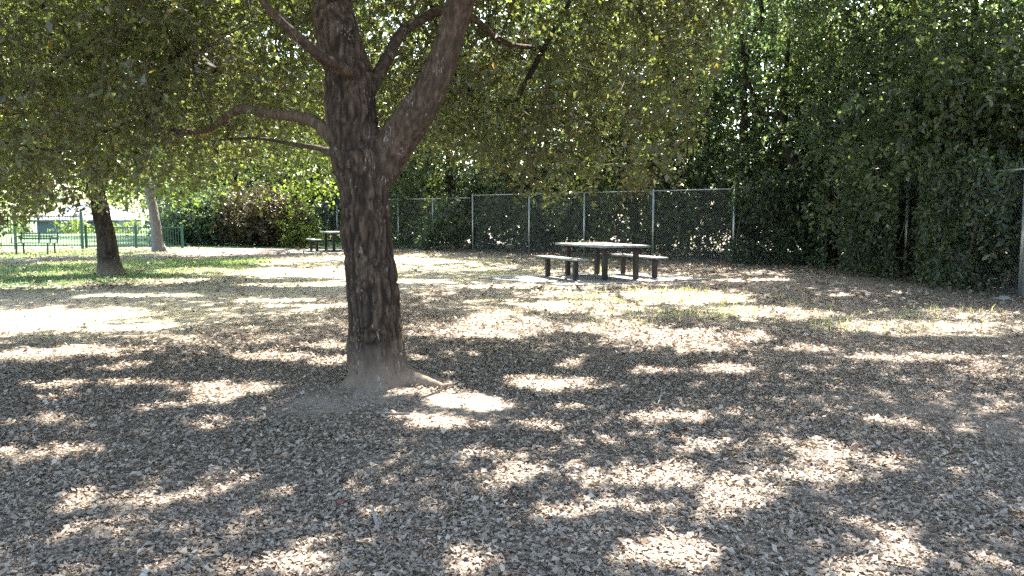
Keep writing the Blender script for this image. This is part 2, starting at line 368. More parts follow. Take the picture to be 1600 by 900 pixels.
def branch_net(root_nodes, root_rad, targets, rmin=.012, rscale=.011, wob=.06):
    """greedy branching: every target joins the nearest existing node; radii by pipe model"""
    nodes = [np.array(p, float) for p in root_nodes]; par = [-1] * len(nodes); nroot = len(nodes)
    cen = np.mean(nodes, 0)
    order = np.argsort([min(np.linalg.norm(t - q) for q in nodes[:nroot:3] or nodes) for t in targets])
    ends = []
    for oi in order:
        t = targets[oi]; A = np.array(nodes); dd = np.linalg.norm(A - t, axis=1) + np.maximum(A[:, 2] - t[2], 0) * .6
        j = int(np.argmin(dd)); L = np.linalg.norm(t - nodes[j]); n = max(1, int(L / .45)); prev = j
        for q in range(1, n + 1):
            f = q / n; pnt = nodes[j] * (1 - f) + t * f
            if q < n: pnt = pnt + rng.normal(size=3) * wob * min(L, 1.5)
            pnt[2] += math.sin(f * math.pi) * .08 * L
            nodes.append(pnt); par.append(prev); prev = len(nodes) - 1
        ends.append(prev)
    cnt = np.zeros(len(nodes))
    for e in ends: cnt[e] += 1
    for k in range(len(nodes) - 1, nroot - 1, -1): cnt[par[k]] += cnt[k]
    rad = np.maximum(rmin, rscale * np.sqrt(cnt))
    NS = 5; Vs = []; Fs = []; A = np.array(nodes)
    for k in range(nroot, len(nodes)):
        a, b = A[par[k]], A[k]; t = b - a; L = np.linalg.norm(t)
        if L < 1e-4: continue
        t = t / L; o = np.cross(t, [0, 0, 1.0]);
        if np.linalg.norm(o) < .1: o = np.cross(t, [1.0, 0, 0])
        o /= np.linalg.norm(o); w = np.cross(t, o); base = len(Vs) * 2 * NS
        ra = rad[par[k]] if par[k] >= nroot else rad[k] * 1.15
        ra = min(ra, rad[k] * 1.6)
        an = np.arange(NS) * 2 * math.pi / NS; ring = np.outer(np.cos(an), o) + np.outer(np.sin(an), w)
        Vs.append(np.concatenate([a - t * ra * .3 + ring * ra, b + ring * rad[k]])); i = np.arange(NS); j2 = (i + 1) % NS
        Fs.append(np.column_stack([base + i, base + j2, base + NS + j2, base + NS + i]))
    return np.concatenate(Vs), np.concatenate(Fs)

def crown_centers(ells, n, shell=.45, zmin=.6):
    w = np.array([e[3] * e[4] * e[5] for e in ells]) ; w = w / w.sum(); out = []
    for e, wi in zip(ells, w):
        k = max(1, int(n * wi)); d = unit(rng.normal(size=(k, 3))); r = rng.uniform(shell ** 3, 1, k) ** (1 / 3.)
        out.append(np.array(e[:3]) + d * r[:, None] * np.array(e[3:6]))
    P = np.concatenate(out); return P[P[:, 2] > zmin]

def stem_mesh(paths, voxel=.03, amp=.012, f_lat=22, f_long=4.5, seed=0, axes=None, name='trunk', mat=None, parent=None, fine=True):
    """tubes fused into one skin by a voxel remesh, then furrowed"""
    mb = MB()
    for pts, rad, *am in paths:
        a, r = spline(pts, rad, .12); mb.tube([tuple(q) for q in a], list(r), 20)
    o = mb.build(name, mat)
    md = o.modifiers.new('r', 'REMESH'); md.mode = 'VOXEL'; md.voxel_size = voxel
    sm = o.modifiers.new('s', 'SMOOTH'); sm.iterations = 8; sm.factor = .5
    dg = bpy.context.evaluated_depsgraph_get(); ev = o.evaluated_get(dg); me = bpy.data.meshes.new_from_object(ev)
    bpy.data.objects.remove(o)
    n = len(me.vertices); co = np.empty(n * 3, np.float32); me.vertices.foreach_get('co', co); co = co.reshape(-1, 3).astype(float)
    nr = np.empty(n * 3, np.float32); me.vertices.foreach_get('normal', nr); nr = nr.reshape(-1, 3)
    disp = np.zeros(n); wsum = np.zeros(n); hh_ = np.zeros(n)
    for pts, rad, *am in paths:
        k_ = am[0] if am else 1.0; a, r = spline(pts, rad, .12); D = np.full(n, 1e9)
        for q, rr in zip(a, r): D = np.minimum(D, np.linalg.norm(co - q, axis=1) - rr)
        w = 1 / (np.maximum(D, 0) + .03) ** 3
        ax = unit(np.array([a[min(len(a) - 1, len(a) // 2 + 3)] - a[max(0, len(a) // 2 - 3)]]))[0]
        o1 = np.cross(ax, [0, 1, 0]); o1 /= np.linalg.norm(o1); o2 = np.cross(ax, o1)
        L = np.column_stack([co @ o1 * f_lat, co @ o2 * f_lat, co @ ax * f_long]); R = r.max()
        wp = np.column_stack([vn(co, 5, 7 + i) for i in range(3)]) * 1.4
        n_a = vn(L * .85 + wp * 1.2, 1, seed); n_b = vn(L * 1.5 + wp * 1.6 + 7, 1, seed + 3)
        h = np.minimum(1, np.minimum(np.abs(2 * n_a - 1) * 2.6, .25 + np.abs(2 * n_b - 1) * 2.6)) * 1.2 - .5
        h2 = vn(L * 2.1 + wp, 1, seed + 5) - .5
        h3 = vn(co, 3.0, seed + 9) - .5
        g = min(1, R / .2) * k_
        disp += w * (h * amp * g + h2 * amp * .7 * g + h3 * amp * 2.2 * g); wsum += w; hh_ += w * ((h - .5) * k_ + .5 + h2 * .6)
    co = co + nr * (disp / wsum)[:, None]
    me.vertices.foreach_set('co', co.astype(np.float32).ravel())
    me.polygons.foreach_set('use_smooth', np.ones(len(me.polygons), bool)); me.materials.clear(); me.materials.append(mat); me.update()
    aa = me.attributes.new('ridge', 'FLOAT', 'POINT'); aa.data.foreach_set('value', (hh_ / wsum).astype(np.float32))
    o = bpy.data.objects.new(name, me); C.objects.link(o); o.parent = parent; return o

# ------------------------------------------------------------------ the main oak
oak = empty('oak_tree', 'big oak with forked rough brown trunk standing in the leaf litter in the foreground', 'tree', (TX, TY, 0))
def rel(P, o): return P - np.array(o.location)
def pathpx(lst, k=F):                      # (px, py, distance, width px) -> points relative to the oak, radii
    pts = [at(a, b, d) - np.array([TX, TY, 0]) for a, b, d, w in lst]; rad = [w / 2 / k * d for a, b, d, w in lst]; rad = [q - .010 if q > .07 else q * .85 for q in rad]; return pts, rad
D = TY
trunk_p = pathpx([(594, 640, D, 128), (594, 612, D, 112), (593, 590, D, 100), (590, 560, D, 92), (585, 500, D, 86), (580, 440, D, 82), (576, 400, D, 79), (572, 340, D, 77), (569, 290, D, 80), (566, 262, D, 88), (562, 236, D, 86)])
left_p = pathpx([(564, 290, D, 60), (558, 240, D + .02, 78), (551, 190, D + .05, 78), (546, 140, D + .1, 77), (538, 90, D + .15, 70), (527, 50, D + .2, 64), (520, 0, D + .3, 60), (510, -90, D + .5, 56), (498, -220, D + .6, 46), (500, -380, D + .5, 34), (515, -560, D + .3, 22)])
right_p = pathpx([(578, 300, D, 50), (596, 258, D, 68), (618, 222, D - .02, 64), (645, 185, D - .05, 62), (668, 150, D - .08, 54), (688, 105, D - .1, 50), (702, 60, D - .1, 46), (718, 8, D - .1, 48), (742, -60, D - .1, 46), (790, -170, D + .1, 40), (850, -300, D + .4, 32), (900, -420, D + .8, 22)])
lb_p = pathpx([(545, 245, D, 30), (520, 218, D + .02, 28), (500, 196, D + .1, 24), (470, 183, D + .25, 21), (420, 178, D + .5, 18), (375, 170, D + .75, 17), (345, 190, D + .9, 15), (320, 203, D + 1.1, 14), (270, 205, D + 1.4, 11), (200, 190, D + 1.9, 8)])
lb2_p = pathpx([(530, 245, D + .1, 20), (500, 232, D + .2, 12), (460, 226, D + .5, 10), (400, 216, D + 1.0, 8), (330, 220, D + 1.8, 6)])
stub_p = pathpx([(556, 118, D - .05, 22), (535, 108, D - .22, 24), (505, 92, D - .38, 22), (470, 62, D - .5, 19), (440, 35, D - .6, 17), (400, -10, D - .7, 14), (330, -90, D - .8, 12)])
back_p = pathpx([(578, 150, D + .2, 20), (590, 118, D + .3, 24), (612, 78, D + .45, 22), (632, 45, D + .6, 19), (660, 30, D + .75, 18), (690, 16, D + .9, 19), (740, 28, D + 1.0, 15), (765, 52, D + 1.2, 13), (800, 70, D + 1.7, 10), (850, 75, D + 2.4, 8)])
rroot = ([np.array([.12, -.05, .14]), np.array([.30, -.08, .09]), np.array([.50, -.16, .05]), np.array([.68, -.20, -.01]), np.array([.85, -.26, -.09])], [.10, .07, .045, .03, .02])
rroot2 = ([np.array([.15, .05, .16]), np.array([.36, .04, .07]), np.array([.62, .10, .02]), np.array([.9, .2, -.05])], [.08, .05, .03, .02])
lroot = ([np.array([-.12, -.08, .14]), np.array([-.27, -.18, .03]), np.array([-.42, -.34, -.08])], [.11, .06, .03])
froot = ([np.array([.0, -.12, .14]), np.array([.05, -.28, .03]), np.array([.02, -.45, -.08])], [.12, .06, .03])
stem_mesh([lb_p], voxel=.012, amp=.006, f_lat=30, f_long=8, name='limb', mat=M['bark_limb'], parent=oak, seed=4)
stem_mesh([trunk_p, left_p, (*right_p, .35), (*lb2_p, .4), (*stub_p, .5), (*back_p, .6), (*rroot, .4), (*rroot2, .4), (*lroot, .4), (*froot, .4)], voxel=.0165, amp=.020, f_lat=34, f_long=5.5, mat=M['bark'], parent=oak, seed=2)

# crown: clumps of leaves through a wide spreading volume; nothing hangs in front of the trunk below the first fork
OE = [(-4.5, 9, 6.2, 6.5, 5, 4.2), (2.2, 9.5, 6.2, 5.5, 5, 4.2), (-1.5, 6, 7.5, 7.5, 7, 3.5), (-1, 13, 5.5, 6.5, 3.5, 3.6), (5.2, 12, 7, 3.5, 4, 3), (-8, 13, 5.0, 4.2, 4, 3.9), (4.0, 6.5, 7.5, 5.0, 5.5, 3.2), (-6.5, 5.0, 7.5, 4, 5, 3.2), (-2, 15, 8.6, 7, 4.5, 1.9), (5, 14.5, 8.8, 4, 4, 1.9)]  # last two lobes added above the view to shade the ground
cc = np.concatenate([crown_centers(OE, 2000, .3, .9), crown_centers([(-5.5, 9.2, 2.9, 3.6, 2.0, 1.7), (-2.6, 10.2, 3.3, 2.2, 1.6, 1.7), (1.0, 9.6, 3.1, 1.9, 1.5, 1.6), (-.6, 9.5, 4, 2.5, 1.6, 2)], 330, .1, .9)])
# the low outline of the crown, by bearing from the viewer's left to right (bearing tan, lowest angle tan)
ob = np.array([[-.8, -.03], [-.625, -.030], [-.585, -.024], [-.56, -.008], [-.53, .0], [-.45, .004], [-.36, .004], [-.30, .004], [-.24, .015], [-.17, .03], [-.10, .06], [0.0, .028], [.08, .032], [.15, .035], [.20, .05], [.228, .085], [.247, .16], [.28, .26], [.5, .28], [.8, .30]])
def crown_keep(P, slack=0.0):
    b = P[:, 0] / np.maximum(P[:, 1], .5); e = (P[:, 2] - H) / np.maximum(P[:, 1], .5)
    low = np.interp(b, ob[:, 0], ob[:, 1]) + (vn(P[:, :2], 1.6, 77) - .5) * .06
    nearlow = np.interp(P[:, 1], [6.2, 7.6], [.34, 0])      # lifted crown near the path
    k = (e > low + slack) & ((e > nearlow) | (P[:, 1] > 7.6))
    # clear space round the stem and the two limbs on the near side
    stem = (b > -.20) & (b < -.035) & (P[:, 1] < D + .55) & (e < .33)
    return k & ~stem & (np.hypot(P[:, 0], P[:, 1]) > 2.0)
cc = cc[crown_keep(cc, .015)]
dens = vn(cc, .35, 61) * .5 + vn(cc, .85, 62) * .5
cc = cc[(dens > .40)]
vis = (cc[:, 2] - H) / np.maximum(cc[:, 1], .5) < .42
roots = []
for pp in (left_p, right_p, lb_p, lb2_p, stub_p, back_p):
    a, r = spline(pp[0], pp[1], .3); roots += [q + np.array([TX, TY, 0]) for q in a[len(a) // 3:]]
cs = cc[rng.permutation(len(cc))[:420]]
bV, bF = branch_net(roots, None, cs, .006, .0042)
tag(mesh_np('branches', rel(bV, oak), bF, 4, M['bark2'], oak, smooth=True), kind='stuff')
P1, st1, d1, t1 = twig_points(cc[vis], 29, 10, .42, .40, .35)
P2, st2, d2, t2 = twig_points(cc[~vis], 15, 7, .60, .5, .3)
PL = np.concatenate([P1, P2]); TL = np.concatenate([t1, t2]); SZ = np.concatenate([rng.choice([.055, .072, .095], len(P1), p=[.35, .4, .25]), np.full(len(P2), .175)])
k = crown_keep(PL, .0) & ~np.where(SZ > .12, lit(PL, 1.3), lit(PL)) & (PL[:, 2] > .9)
PL, TL, SZ = PL[k], TL[k], SZ[k]
print('oak leaves', len(PL), 'clumps', len(cc))
tint = np.clip(TL * .68 + rng.uniform(0, .36, len(PL)) + rng.normal(size=len(PL)) * .05, 0, .96); tint[rng.uniform(size=len(PL)) < .012] = 1
lV, lF, lT = leaf_cloud(PL, SZ[:, None] if False else .0, 0) if False else (None, None, None)
def leaf_cloud_sz(pos, sz, **kw):
    V, Fc, T = leaf_cloud(pos, 1.0, **kw)
    V = V.reshape(-1, 4, 3); V = pos[:, None, :] + (V - pos[:, None, :]) * sz[:, None, None]
    return V.reshape(-1, 3), Fc, T
crs = SZ > .12
lV, lF, lT = leaf_cloud_sz(PL, SZ, droop=.3, width=np.where(crs, 1.2, .6)[:, None], tint=tint, coarse=crs)
o = mesh_np('crown', rel(lV, oak), lF, 3, M['oak'], oak, attrs={'tint': lT}); tag(o, kind='stuff')
def twig_mesh(st, d, r, nsel):
    idx = rng.permutation(len(st))[:nsel]; a = st[idx]; b = a + d[idx]; t = unit(b - a); o1 = unit(np.cross(t, rng.normal(size=t.shape))); o2 = np.cross(t, o1)
    ring = [o1 * math.cos(q) + o2 * math.sin(q) for q in (0, 2.09, 4.19)]
    V = np.stack([a + w * r for w in ring] + [b + w * r * .5 for w in ring], 1).reshape(-1, 3); i = np.arange(len(a))[:, None] * 6
    Fc = np.concatenate([i + [0, 1, 4, 3], i + [1, 2, 5, 4], i + [2, 0, 3, 5]]); return V, Fc
kk = crown_keep(st1 + d1, 0) & crown_keep(st1, 0) & ~lit(st1)
tV, tF = twig_mesh(st1[kk], d1[kk], .004, 9000)
o = mesh_np('twigs', rel(tV, oak), tF, 4, M['twig'], oak); tag(o, kind='stuff')
# bare grey twigs hanging in the crown right of the right limb
mb = MB()
for (px, py, dd, n) in ((775, 60, 9.2, 5), (745, 130, 9.0, 5), (830, 70, 9.4, 5), (870, 90, 9.4, 4), (815, 170, 9.2, 4)):
    for q in range(n):
        a = at(px + rng.normal() * 22, py + rng.normal() * 18, dd + rng.normal() * .2); pts = [a]; L = rng.uniform(.25, .7); dr = np.array([rng.normal() * .5, rng.normal() * .3, -1.0 + rng.uniform(-.2, .6)])
        for s_ in range(5): dr = dr + rng.normal(size=3) * .28; pts.append(pts[-1] + dr / np.linalg.norm(dr) * L / 5)
        mb.tube([rel(p_, oak) for p_ in pts], [.004, .0035, .003, .003, .002, .0015], 4)
tag(mb.build('bare_twigs', M['twig'], oak), kind='stuff')

# ------------------------------------------------------------------ other trees
def make_tree(name, label, base, paths, ells, n_cl, n_tw, n_lf, spread, tlen, leaf, mat, bmat, group=None, zmin=.5, gap=.95, voxel=.04, keep=None, amp=.012, droop=.25, tr=.008, shell=.45, cat='tree', tmul=(.55, .45), coarse=False, carve=0):
    t = empty(name, label, cat, (base[0], base[1], 0), 0, group)
    bp_ = np.array([base[0], base[1], 0])
    stem_mesh([([np.array(q) - bp_ for q in pts], rad) for pts, rad in paths], voxel=voxel, amp=amp, mat=bmat, parent=t, f_lat=14, f_long=3, seed=int(abs(base[0] * 7)) + 1)
    c = crown_centers(ells, n_cl, shell, zmin)
    if keep is not None: c = c[keep(c)]
    if carve: c = c[vn(c, .6, 93) > carve + .14 * sstep(4, 7, c[:, 2])]
    rt = []
    for pts, rad in paths:
        a, r = spline(pts, rad, .3); rt += list(a[len(a) // 3:])
    cs = c[rng.permutation(len(c))[:min(len(c), 140)]]
    V, Fc = branch_net(rt, None, cs, tr, .011); tag(mesh_np('branches', V - bp_, Fc, 4, bmat, t, smooth=True), kind='stuff')
    P, st, d, ct = twig_points(c, n_tw, n_lf, spread, tlen, droop)
    k = (P[:, 2] > .12) & ~(lit(P, 1.15) & (rng.uniform(size=len(P)) < gap))
    if keep is not None: k &= keep(P)
    P = P[k]; ct = ct[k]
    tint = np.clip(ct * tmul[0] + rng.uniform(0, tmul[1], len(P)), 0, .96); tint[rng.uniform(size=len(P)) < .01] = 1
    V, Fc, T = leaf_cloud(P, leaf, droop=droop, width=1.15 if coarse else .6, tint=tint, coarse=coarse)
    o = mesh_np('crown', V - bp_, Fc, 3, mat, t, attrs={'tint': T}); tag(o, kind='stuff')
    print(name, len(P)); return t
def pw(lst): return [at(a, b, d) for a, b, d, w in lst], [w / 2 / F * d for a, b, d, w in lst]

d2 = gp(173, 431)[1]
tp = pw([(176, 445, d2, 52), (174, 430, d2, 42), (170, 405, d2, 32), (166, 370, d2, 28), (158, 335, d2, 26), (151, 300, d2, 25), (142, 260, d2, 24), (135, 200, d2, 22), (140, 100, d2 + .3, 16), (160, 0, d2 + .4, 12)])
tq = pw([(148, 290, d2, 16), (175, 240, d2 + .2, 15), (200, 180, d2 + .6, 12), (215, 100, d2 + 1, 9)])
xo = gp(173, 431)
def keep2(P): 
    b = P[:, 0] / P[:, 1]; e = (P[:, 2] - H) / P[:, 1]; low = np.interp(b, [-.8, -.61, -.585, -.56, -.45, -.3], [-.02, -.02, -.015, .0, .0, .0]) + (vn(P[:, :2], .7, 5) - .5) * .02
    return e > low
make_tree('oak_tree', 'dark trunked oak leaning left in the green grass between bench and foreground oak', xo, [tp, tq], [(xo[0] - .8, xo[1], 5.6, 5.0, 4.2, 4.2), (xo[0] - 3.5, xo[1] - 2, 4.0, 3.5, 3.2, 2.9), (xo[0] + 3, xo[1] + 1, 5.5, 3.8, 3.5, 3.3), (xo[0] + 5, xo[1] + 2.5, 8.6, 4.6, 4, 1.9), (xo[0] - 2, xo[1] + 3, 8.6, 5, 4, 1.9), (xo[0] + 7, xo[1] + .5, 8.9, 4.5, 4, 1.8)],  # last three high lobes added, out of view, for ground shade
          980, 16, 8, .55, .5, .14, M['oak'], M['bark2'], keep=keep2, voxel=.025)
xo3 = gp(247, 393); d3 = xo3[1]
tp = pw([(250, 400, d3, 28), (249, 391, d3, 24), (246, 378, d3, 17), (243, 350, d3, 15), (238, 320, d3, 14), (232, 295, d3, 13), (226, 260, d3, 12), (222, 200, d3, 10), (230, 120, d3, 8)])
tq = pw([(236, 310, d3, 9), (250, 285, d3, 8), (275, 250, d3 + .5, 7)])
make_tree('shade_tree', 'slim pale grey trunked tree standing on bare dirt near the green fence', xo3, [tp, tq], [(xo3[0], xo3[1], 6.3, 5.2, 4, 4.4), (xo3[0] + 5, xo3[1] + 1, 5.2, 4, 3, 3.2), (xo3[0] + 5, xo3[1] - 3, 10, 5, 5, 2), (xo3[0] - 1, xo3[1] - 3, 10, 5, 5, 2)],  # two highest lobes added overhead to keep sun off the lawn
          480, 16, 7, .65, .6, .21, M['far'], M['bark3'], zmin=2.2, voxel=.035, keep=lambda P: (P[:, 2] - H) / P[:, 1] > .004 + (vn(P[:, :2], .6, 8) - .5) * .02)

# overgrown trees standing behind and through the chain-link fence
FL = np.array([(-13.2, 45.0), (-7.2, 39.2), (-1.6, 33.5), (6.75, 25.0), (9.45, 24.3), (9.3, 14.8), (9.6, 8)])
def near_post(P):                          # twigs are trimmed round these posts
    r_ = np.zeros(len(P), bool)
    for qx, qy in ((9.6, 24.5), (9.42, 19.6), (9.27, 14.85)):
        u_ = np.array([-qx, -qy]); u_ /= np.hypot(*u_); v_ = P[:, :2] - np.array([qx, qy]); t_ = v_ @ u_; w_ = np.abs(v_ @ np.array([-u_[1], u_[0]]))
        r_ |= (t_ > -.1) & (t_ < 3.5) & (w_ < .19) & (P[:, 2] < 2.25) & (vn(P, 2.5, 66) > .24)
    return r_
def fence_keep(front):
    def f(P):
        best = np.full(len(P), 1e9); side = np.zeros(len(P)); tt = np.zeros(len(P))
        for i in range(len(FL) - 1):
            a, b = FL[i], FL[i + 1]; ab = b - a; L = np.linalg.norm(ab); t = np.clip(((P[:, :2] - a) @ ab) / L ** 2, 0, 1)
            q = a + t[:, None] * ab; dd = np.hypot(*(P[:, :2] - q).T); n = np.array([ab[1], -ab[0]]) / L
            s_ = (P[:, :2] - q) @ n; m_ = dd < best; best[m_] = dd[m_]; side[m_] = s_[m_]; tt[m_] = (i + t)[m_]
        # side > 0 is the viewer's side; low down foliage stays behind the fence between the bare panels
        lim = np.interp(P[:, 2], [0, 2.3, 3.2, 6], [front[0], front[0], front[1], front[1] + 1])
        bare = (tt > 2.0) & (tt < 2.97) & (P[:, 2] < 2.33)
        lim = lim + np.where(tt >= 3, .35 + (vn(P, .45, 19) - .4) * 2.0, 0)
        lim = np.where(P[:, 2] > 7.2, 30, lim)
        lim = np.where(bare, -.12, lim) + (vn(P, .8, 9) - .5) * .7 * (~bare)
        sgn = -np.sign(side) * best
        return (sgn > -lim) & ~near_post(P)
    return f
hedge = [  # high lobes set well forward of a trunk are added for ground shade
 ((-11.5, 47.5), [(0, 0, 4.6, 3.6, 2.6, 4.8)], 95, 'dense olive green tree at the far left end of the chain-link fence', .4),
 ((-6.8, 42.0), [(0, 0, 5.0, 3.4, 2.6, 5.2), (-1, -9, 11.5, 5, 6, 2)], 180, 'shaggy green tree behind the farther picnic table', .4),
 ((-2.6, 37.6), [(0, 0, 5.2, 3.2, 2.4, 5.4), (-1, -9, 11, 5, 6, 2)], 190, 'vine covered tree just right of the foreground trunk behind the fence', .5),
 ((1.2, 34.0), [(0, 0, 5.2, 3.2, 2.4, 5.6), (0, -1, 8, 2.5, 3, 2.5), (-.5, -9.5, 10, 5.5, 6.5, 1.8)], 320, 'tall dark hedge tree behind the leftmost bare fence panel', .3),
 ((4.6, 30.4), [(0, 0, 5.2, 2.9, 2.3, 5.6), (0, -1, 8, 3, 3, 2.6), (-.6, -8.0, 10, 4.5, 6.5, 1.8)], 300, 'dark green tree rising directly behind the near picnic table', .3),
 ((8.2, 28.2), [(0, 0, 5.2, 2.9, 2.4, 5.6), (1.3, .6, 5.6, 2.3, 1.8, 5.4), (-.5, -1.5, 8, 3, 3, 2.4), (-1.5, -8, 10, 4.5, 6.5, 1.8)], 310, 'blue green tree behind the rightmost bare fence panel', .3),
 ((11.6, 26.0), [(0, 0, 5.3, 3.0, 2.6, 5.6), (-1.2, -1.0, 4.0, 2.4, 2.0, 3.2), (-1, -2, 8, 3, 3, 2.4), (-2.6, -.4, 3.4, 1.6, 1.6, 3.0)], 230, 'leaning dark trunked tree in the corner of the chain-link fence', 1.0),
 ((11.9, 21.2), [(0, 0, 5.2, 3.2, 2.7, 5.4), (-2.6, -.3, 3.3, 1.9, 2.4, 3.1), (-4, 0, 8.6, 2.6, 3, 1.8)], 260, 'broad glossy leaved tree spilling over the right fence', 1.1),
 ((12.2, 17.2), [(0, 0, 5.0, 3.2, 2.5, 5.2), (-2.7, .2, 3.0, 1.6, 2.1, 2.8), (-4, 0, 8.0, 2.6, 3, 1.8)], 250, 'dusty green tree pressing through the fence near the right edge', .9),
 ((12.6, 12.8), [(0, 0, 4.8, 3.0, 2.3, 4.8)], 150, 'nearest right hand tree beside the thick fence post', .2)]
for i, (b, es, nc, lab, fr) in enumerate(hedge):
    B = np.array([b[0], b[1], 0.0]); lean = np.array([rng.normal() * .5, rng.normal() * .3, 0])
    paths = [([B + [0, 0, -.2], B + [0, 0, .8], B + lean * .6 + [0, 0, 2.5], B + lean * 1.2 + [0, 0, 5], B + lean + [0, 0, 8]], [.24, .20, .17, .12, .05])]
    if i == 6:   # the leaning trunk seen behind the fence
        paths = [([np.array(p_) for p_ in ((10.1, 25.4, -.2), (9.9, 25.4, .6), (9.5, 25.5, 1.6), (9.0, 25.7, 2.6), (8.5, 26, 4.2), (8.6, 26, 7))], [.30, .26, .25, .23, .16, .06]), ([B + [0, 0, 0], B + [0, 0, 3], B + [0, 0, 7]], [.16, .12, .05])]
    far_ = b[1] > 31; lf = .22 if b[1] > 36 else (.185 if far_ else .152)
    es = [(b[0] + e[0], b[1] + e[1], *e[2:]) for e in es + [(0, 0, 1.6, 2.7, 1.9, 1.9)]]
    make_tree('overgrown_tree', lab, b, paths, es, int(nc * (1.3 if far_ else 1.8)), 17, 8, .47, .48, lf, M['far'] if i < 1 else (M['bush2'] if i in (2, 4, 6, 8) else M['bush']), M['bark2'], group='overgrown trees behind the chain-link fence',
              keep=fence_keep((fr, fr + .6)), voxel=.06, shell=.5, zmin=.3, droop=.5, tmul=(.65, .35), carve=.24, coarse=far_)

back = [(-15.5, 46), (-19, 52), (-8, 47), (-3, 43), (1.5, 39), (6, 35.5), (10.5, 32), (15.5, 29), (16.8, 24), (17, 19), (17.5, 14), (17.5, 9)]  # most are added to block bright sky and ground behind the hedge
wh = ['behind the dark shadowed shrub on the left', 'beyond the right end of the green picket fence', 'added behind the shaggy tree of the farther picnic table', 'added behind the vine covered tree right of the big trunk', 'added behind the leftmost bare fence panel', 'added far behind the near picnic table', 'added behind the blue green tree', 'added behind the corner of the fence',
      'added behind the broad glossy tree on the right', 'added behind the dusty green tree on the right', 'added behind the thick right hand post', 'added outside the right edge behind the nearest tree']
for i, (x, y) in enumerate(back):
    B = np.array([x, y, 0.0])
    make_tree('background_tree', 'deep green back row tree ' + wh[i], (x, y), [([B + [0, 0, -.2], B + [0, 0, 3], B + [.4, .2, 8]], [.26, .2, .06])], [(x, y, 5.2, 3.4, 2.4, 5.6), (x, y, 1.8, 3.2, 2, 2.1)], 125, 12, 8, .7, .7, .34, M['bush'], M['bark2'],
              group='back row of trees beyond the hedge', zmin=.3, voxel=.1, shell=.5, tmul=(.65, .35), gap=.9, coarse=True)
def vine(lab, a, b, dens, off=(.05, .5), zt=2.7, leaf=.10, seed=3, nn=60, post=None):
    a, b = np.array(a), np.array(b); ab = b - a; L = np.linalg.norm(ab); u = ab / L; n_ = np.array([u[1], -u[0]]); c0 = (a + b) / 2
    t = empty('climbing_vine', lab, 'vine', (c0[0], c0[1], 0), 0, 'vines hanging on the chain-link fences'); n = int(nn * L)
    s_ = rng.uniform(-.2, L + .2, n); z = rng.uniform(.1, zt, n); o_ = rng.uniform(off[0], off[1], n)
    P = np.column_stack([a[0] + u[0] * s_ + n_[0] * o_, a[1] + u[1] * s_ + n_[1] * o_, z]); P = P[vn(P, .9, seed) < dens]
    V, Fc = branch_net([np.array([a[0] + u[0] * q, a[1] + u[1] * q, 0]) for q in np.linspace(.3, L, 5)], None, P[:60], .006, .006); tag(mesh_np('stems', V - [c0[0], c0[1], 0], Fc, 4, M['twig'], t), kind='stuff')
    p, st, d, ct = twig_points(P, 9, 7, .22, .35, .9); p = p[(p[:, 2] > .05) & ~near_post(p)]
    V, Fc, T = leaf_cloud(p - [c0[0], c0[1], 0], leaf, droop=.8, width=.6, tint=np.clip(rng.uniform(0, .95, len(p)), 0, 1)); tag(mesh_np('foliage', V, Fc, 3, M['bush'], t, attrs={'tint': T}), kind='stuff')
vine('leafy vine covering the fence right of the last bare panel', (6.95, 24.95), (9.5, 24.4), .74, seed=3, nn=55, leaf=.12)
vine('dense vine hanging over the farther half of the right hand fence', (9.55, 24.2), (9.38, 19.8), .76, seed=5, off=(.05, .8), nn=46, leaf=.11)
vine('dense vine hanging over the nearer half of the right hand fence', (9.38, 19.5), (9.27, 15.1), .72, seed=6, off=(.05, .7), nn=44, leaf=.10)
vine('vine smothering the fence just right of the foreground trunk', (-7.0, 39.0), (-1.9, 33.8), .60, seed=8, nn=14, leaf=.16, zt=2.5)
# low shrubs at the back on the left
def shrub(label, px, py, rad, hgt, mat, n, leaf, name='shrub', rx=None):
    c = gp(px, py); t = empty(name, label, 'shrub', (c[0], c[1], 0), 0, 'shrubs at the back of the park')
    rx = rx or rad; cl = crown_centers([(0, 0, hgt * .45, rx, rad, hgt * .58)], n, .3, .1)
    V, Fc = branch_net([np.array([0, 0, 0.0]), np.array([.1, 0, .2])], None, cl[:40], .008, .01); tag(mesh_np('stems', V, Fc, 4, M['bark2'], t), kind='stuff')
    P, st, d, ct = twig_points(cl, 12, 8, .3, .4, .2); P = P[P[:, 2] > .03]; 
    V, Fc, T = leaf_cloud(P, leaf, tint=np.clip(rng.uniform(0, .97, len(P)), 0, 1)); o = mesh_np('foliage', V, Fc, 3, mat, t, attrs={'tint': T}); tag(o, kind='stuff'); return t
shrub('dark shadowed shrub right of the slim grey tree', 305, 383, 1.4, 2.5, M['bush'], 90, .16)
shrub('dark bushy shrub between the grey tree and the brown shrubs', 345, 383, 1.4, 2.7, M['bush'], 90, .16)
shrub('brownish dry shrub left of the farther picnic table', 395, 384, 1.5, 2.6, M['dry'], 95, .15)
shrub('brown and green dry shrub nearest the farther picnic table', 432, 385, 1.4, 2.6, M['dry'], 90, .15)
shrub('sunlit pale leafed shrub behind the farther picnic table', 470, 386, .9, 1.5, M['far'], 40, .12)
shrub('small green shrub at the right end of the green picket fence', 272, 383, .8, 1.3, M['bush'], 30, .12)

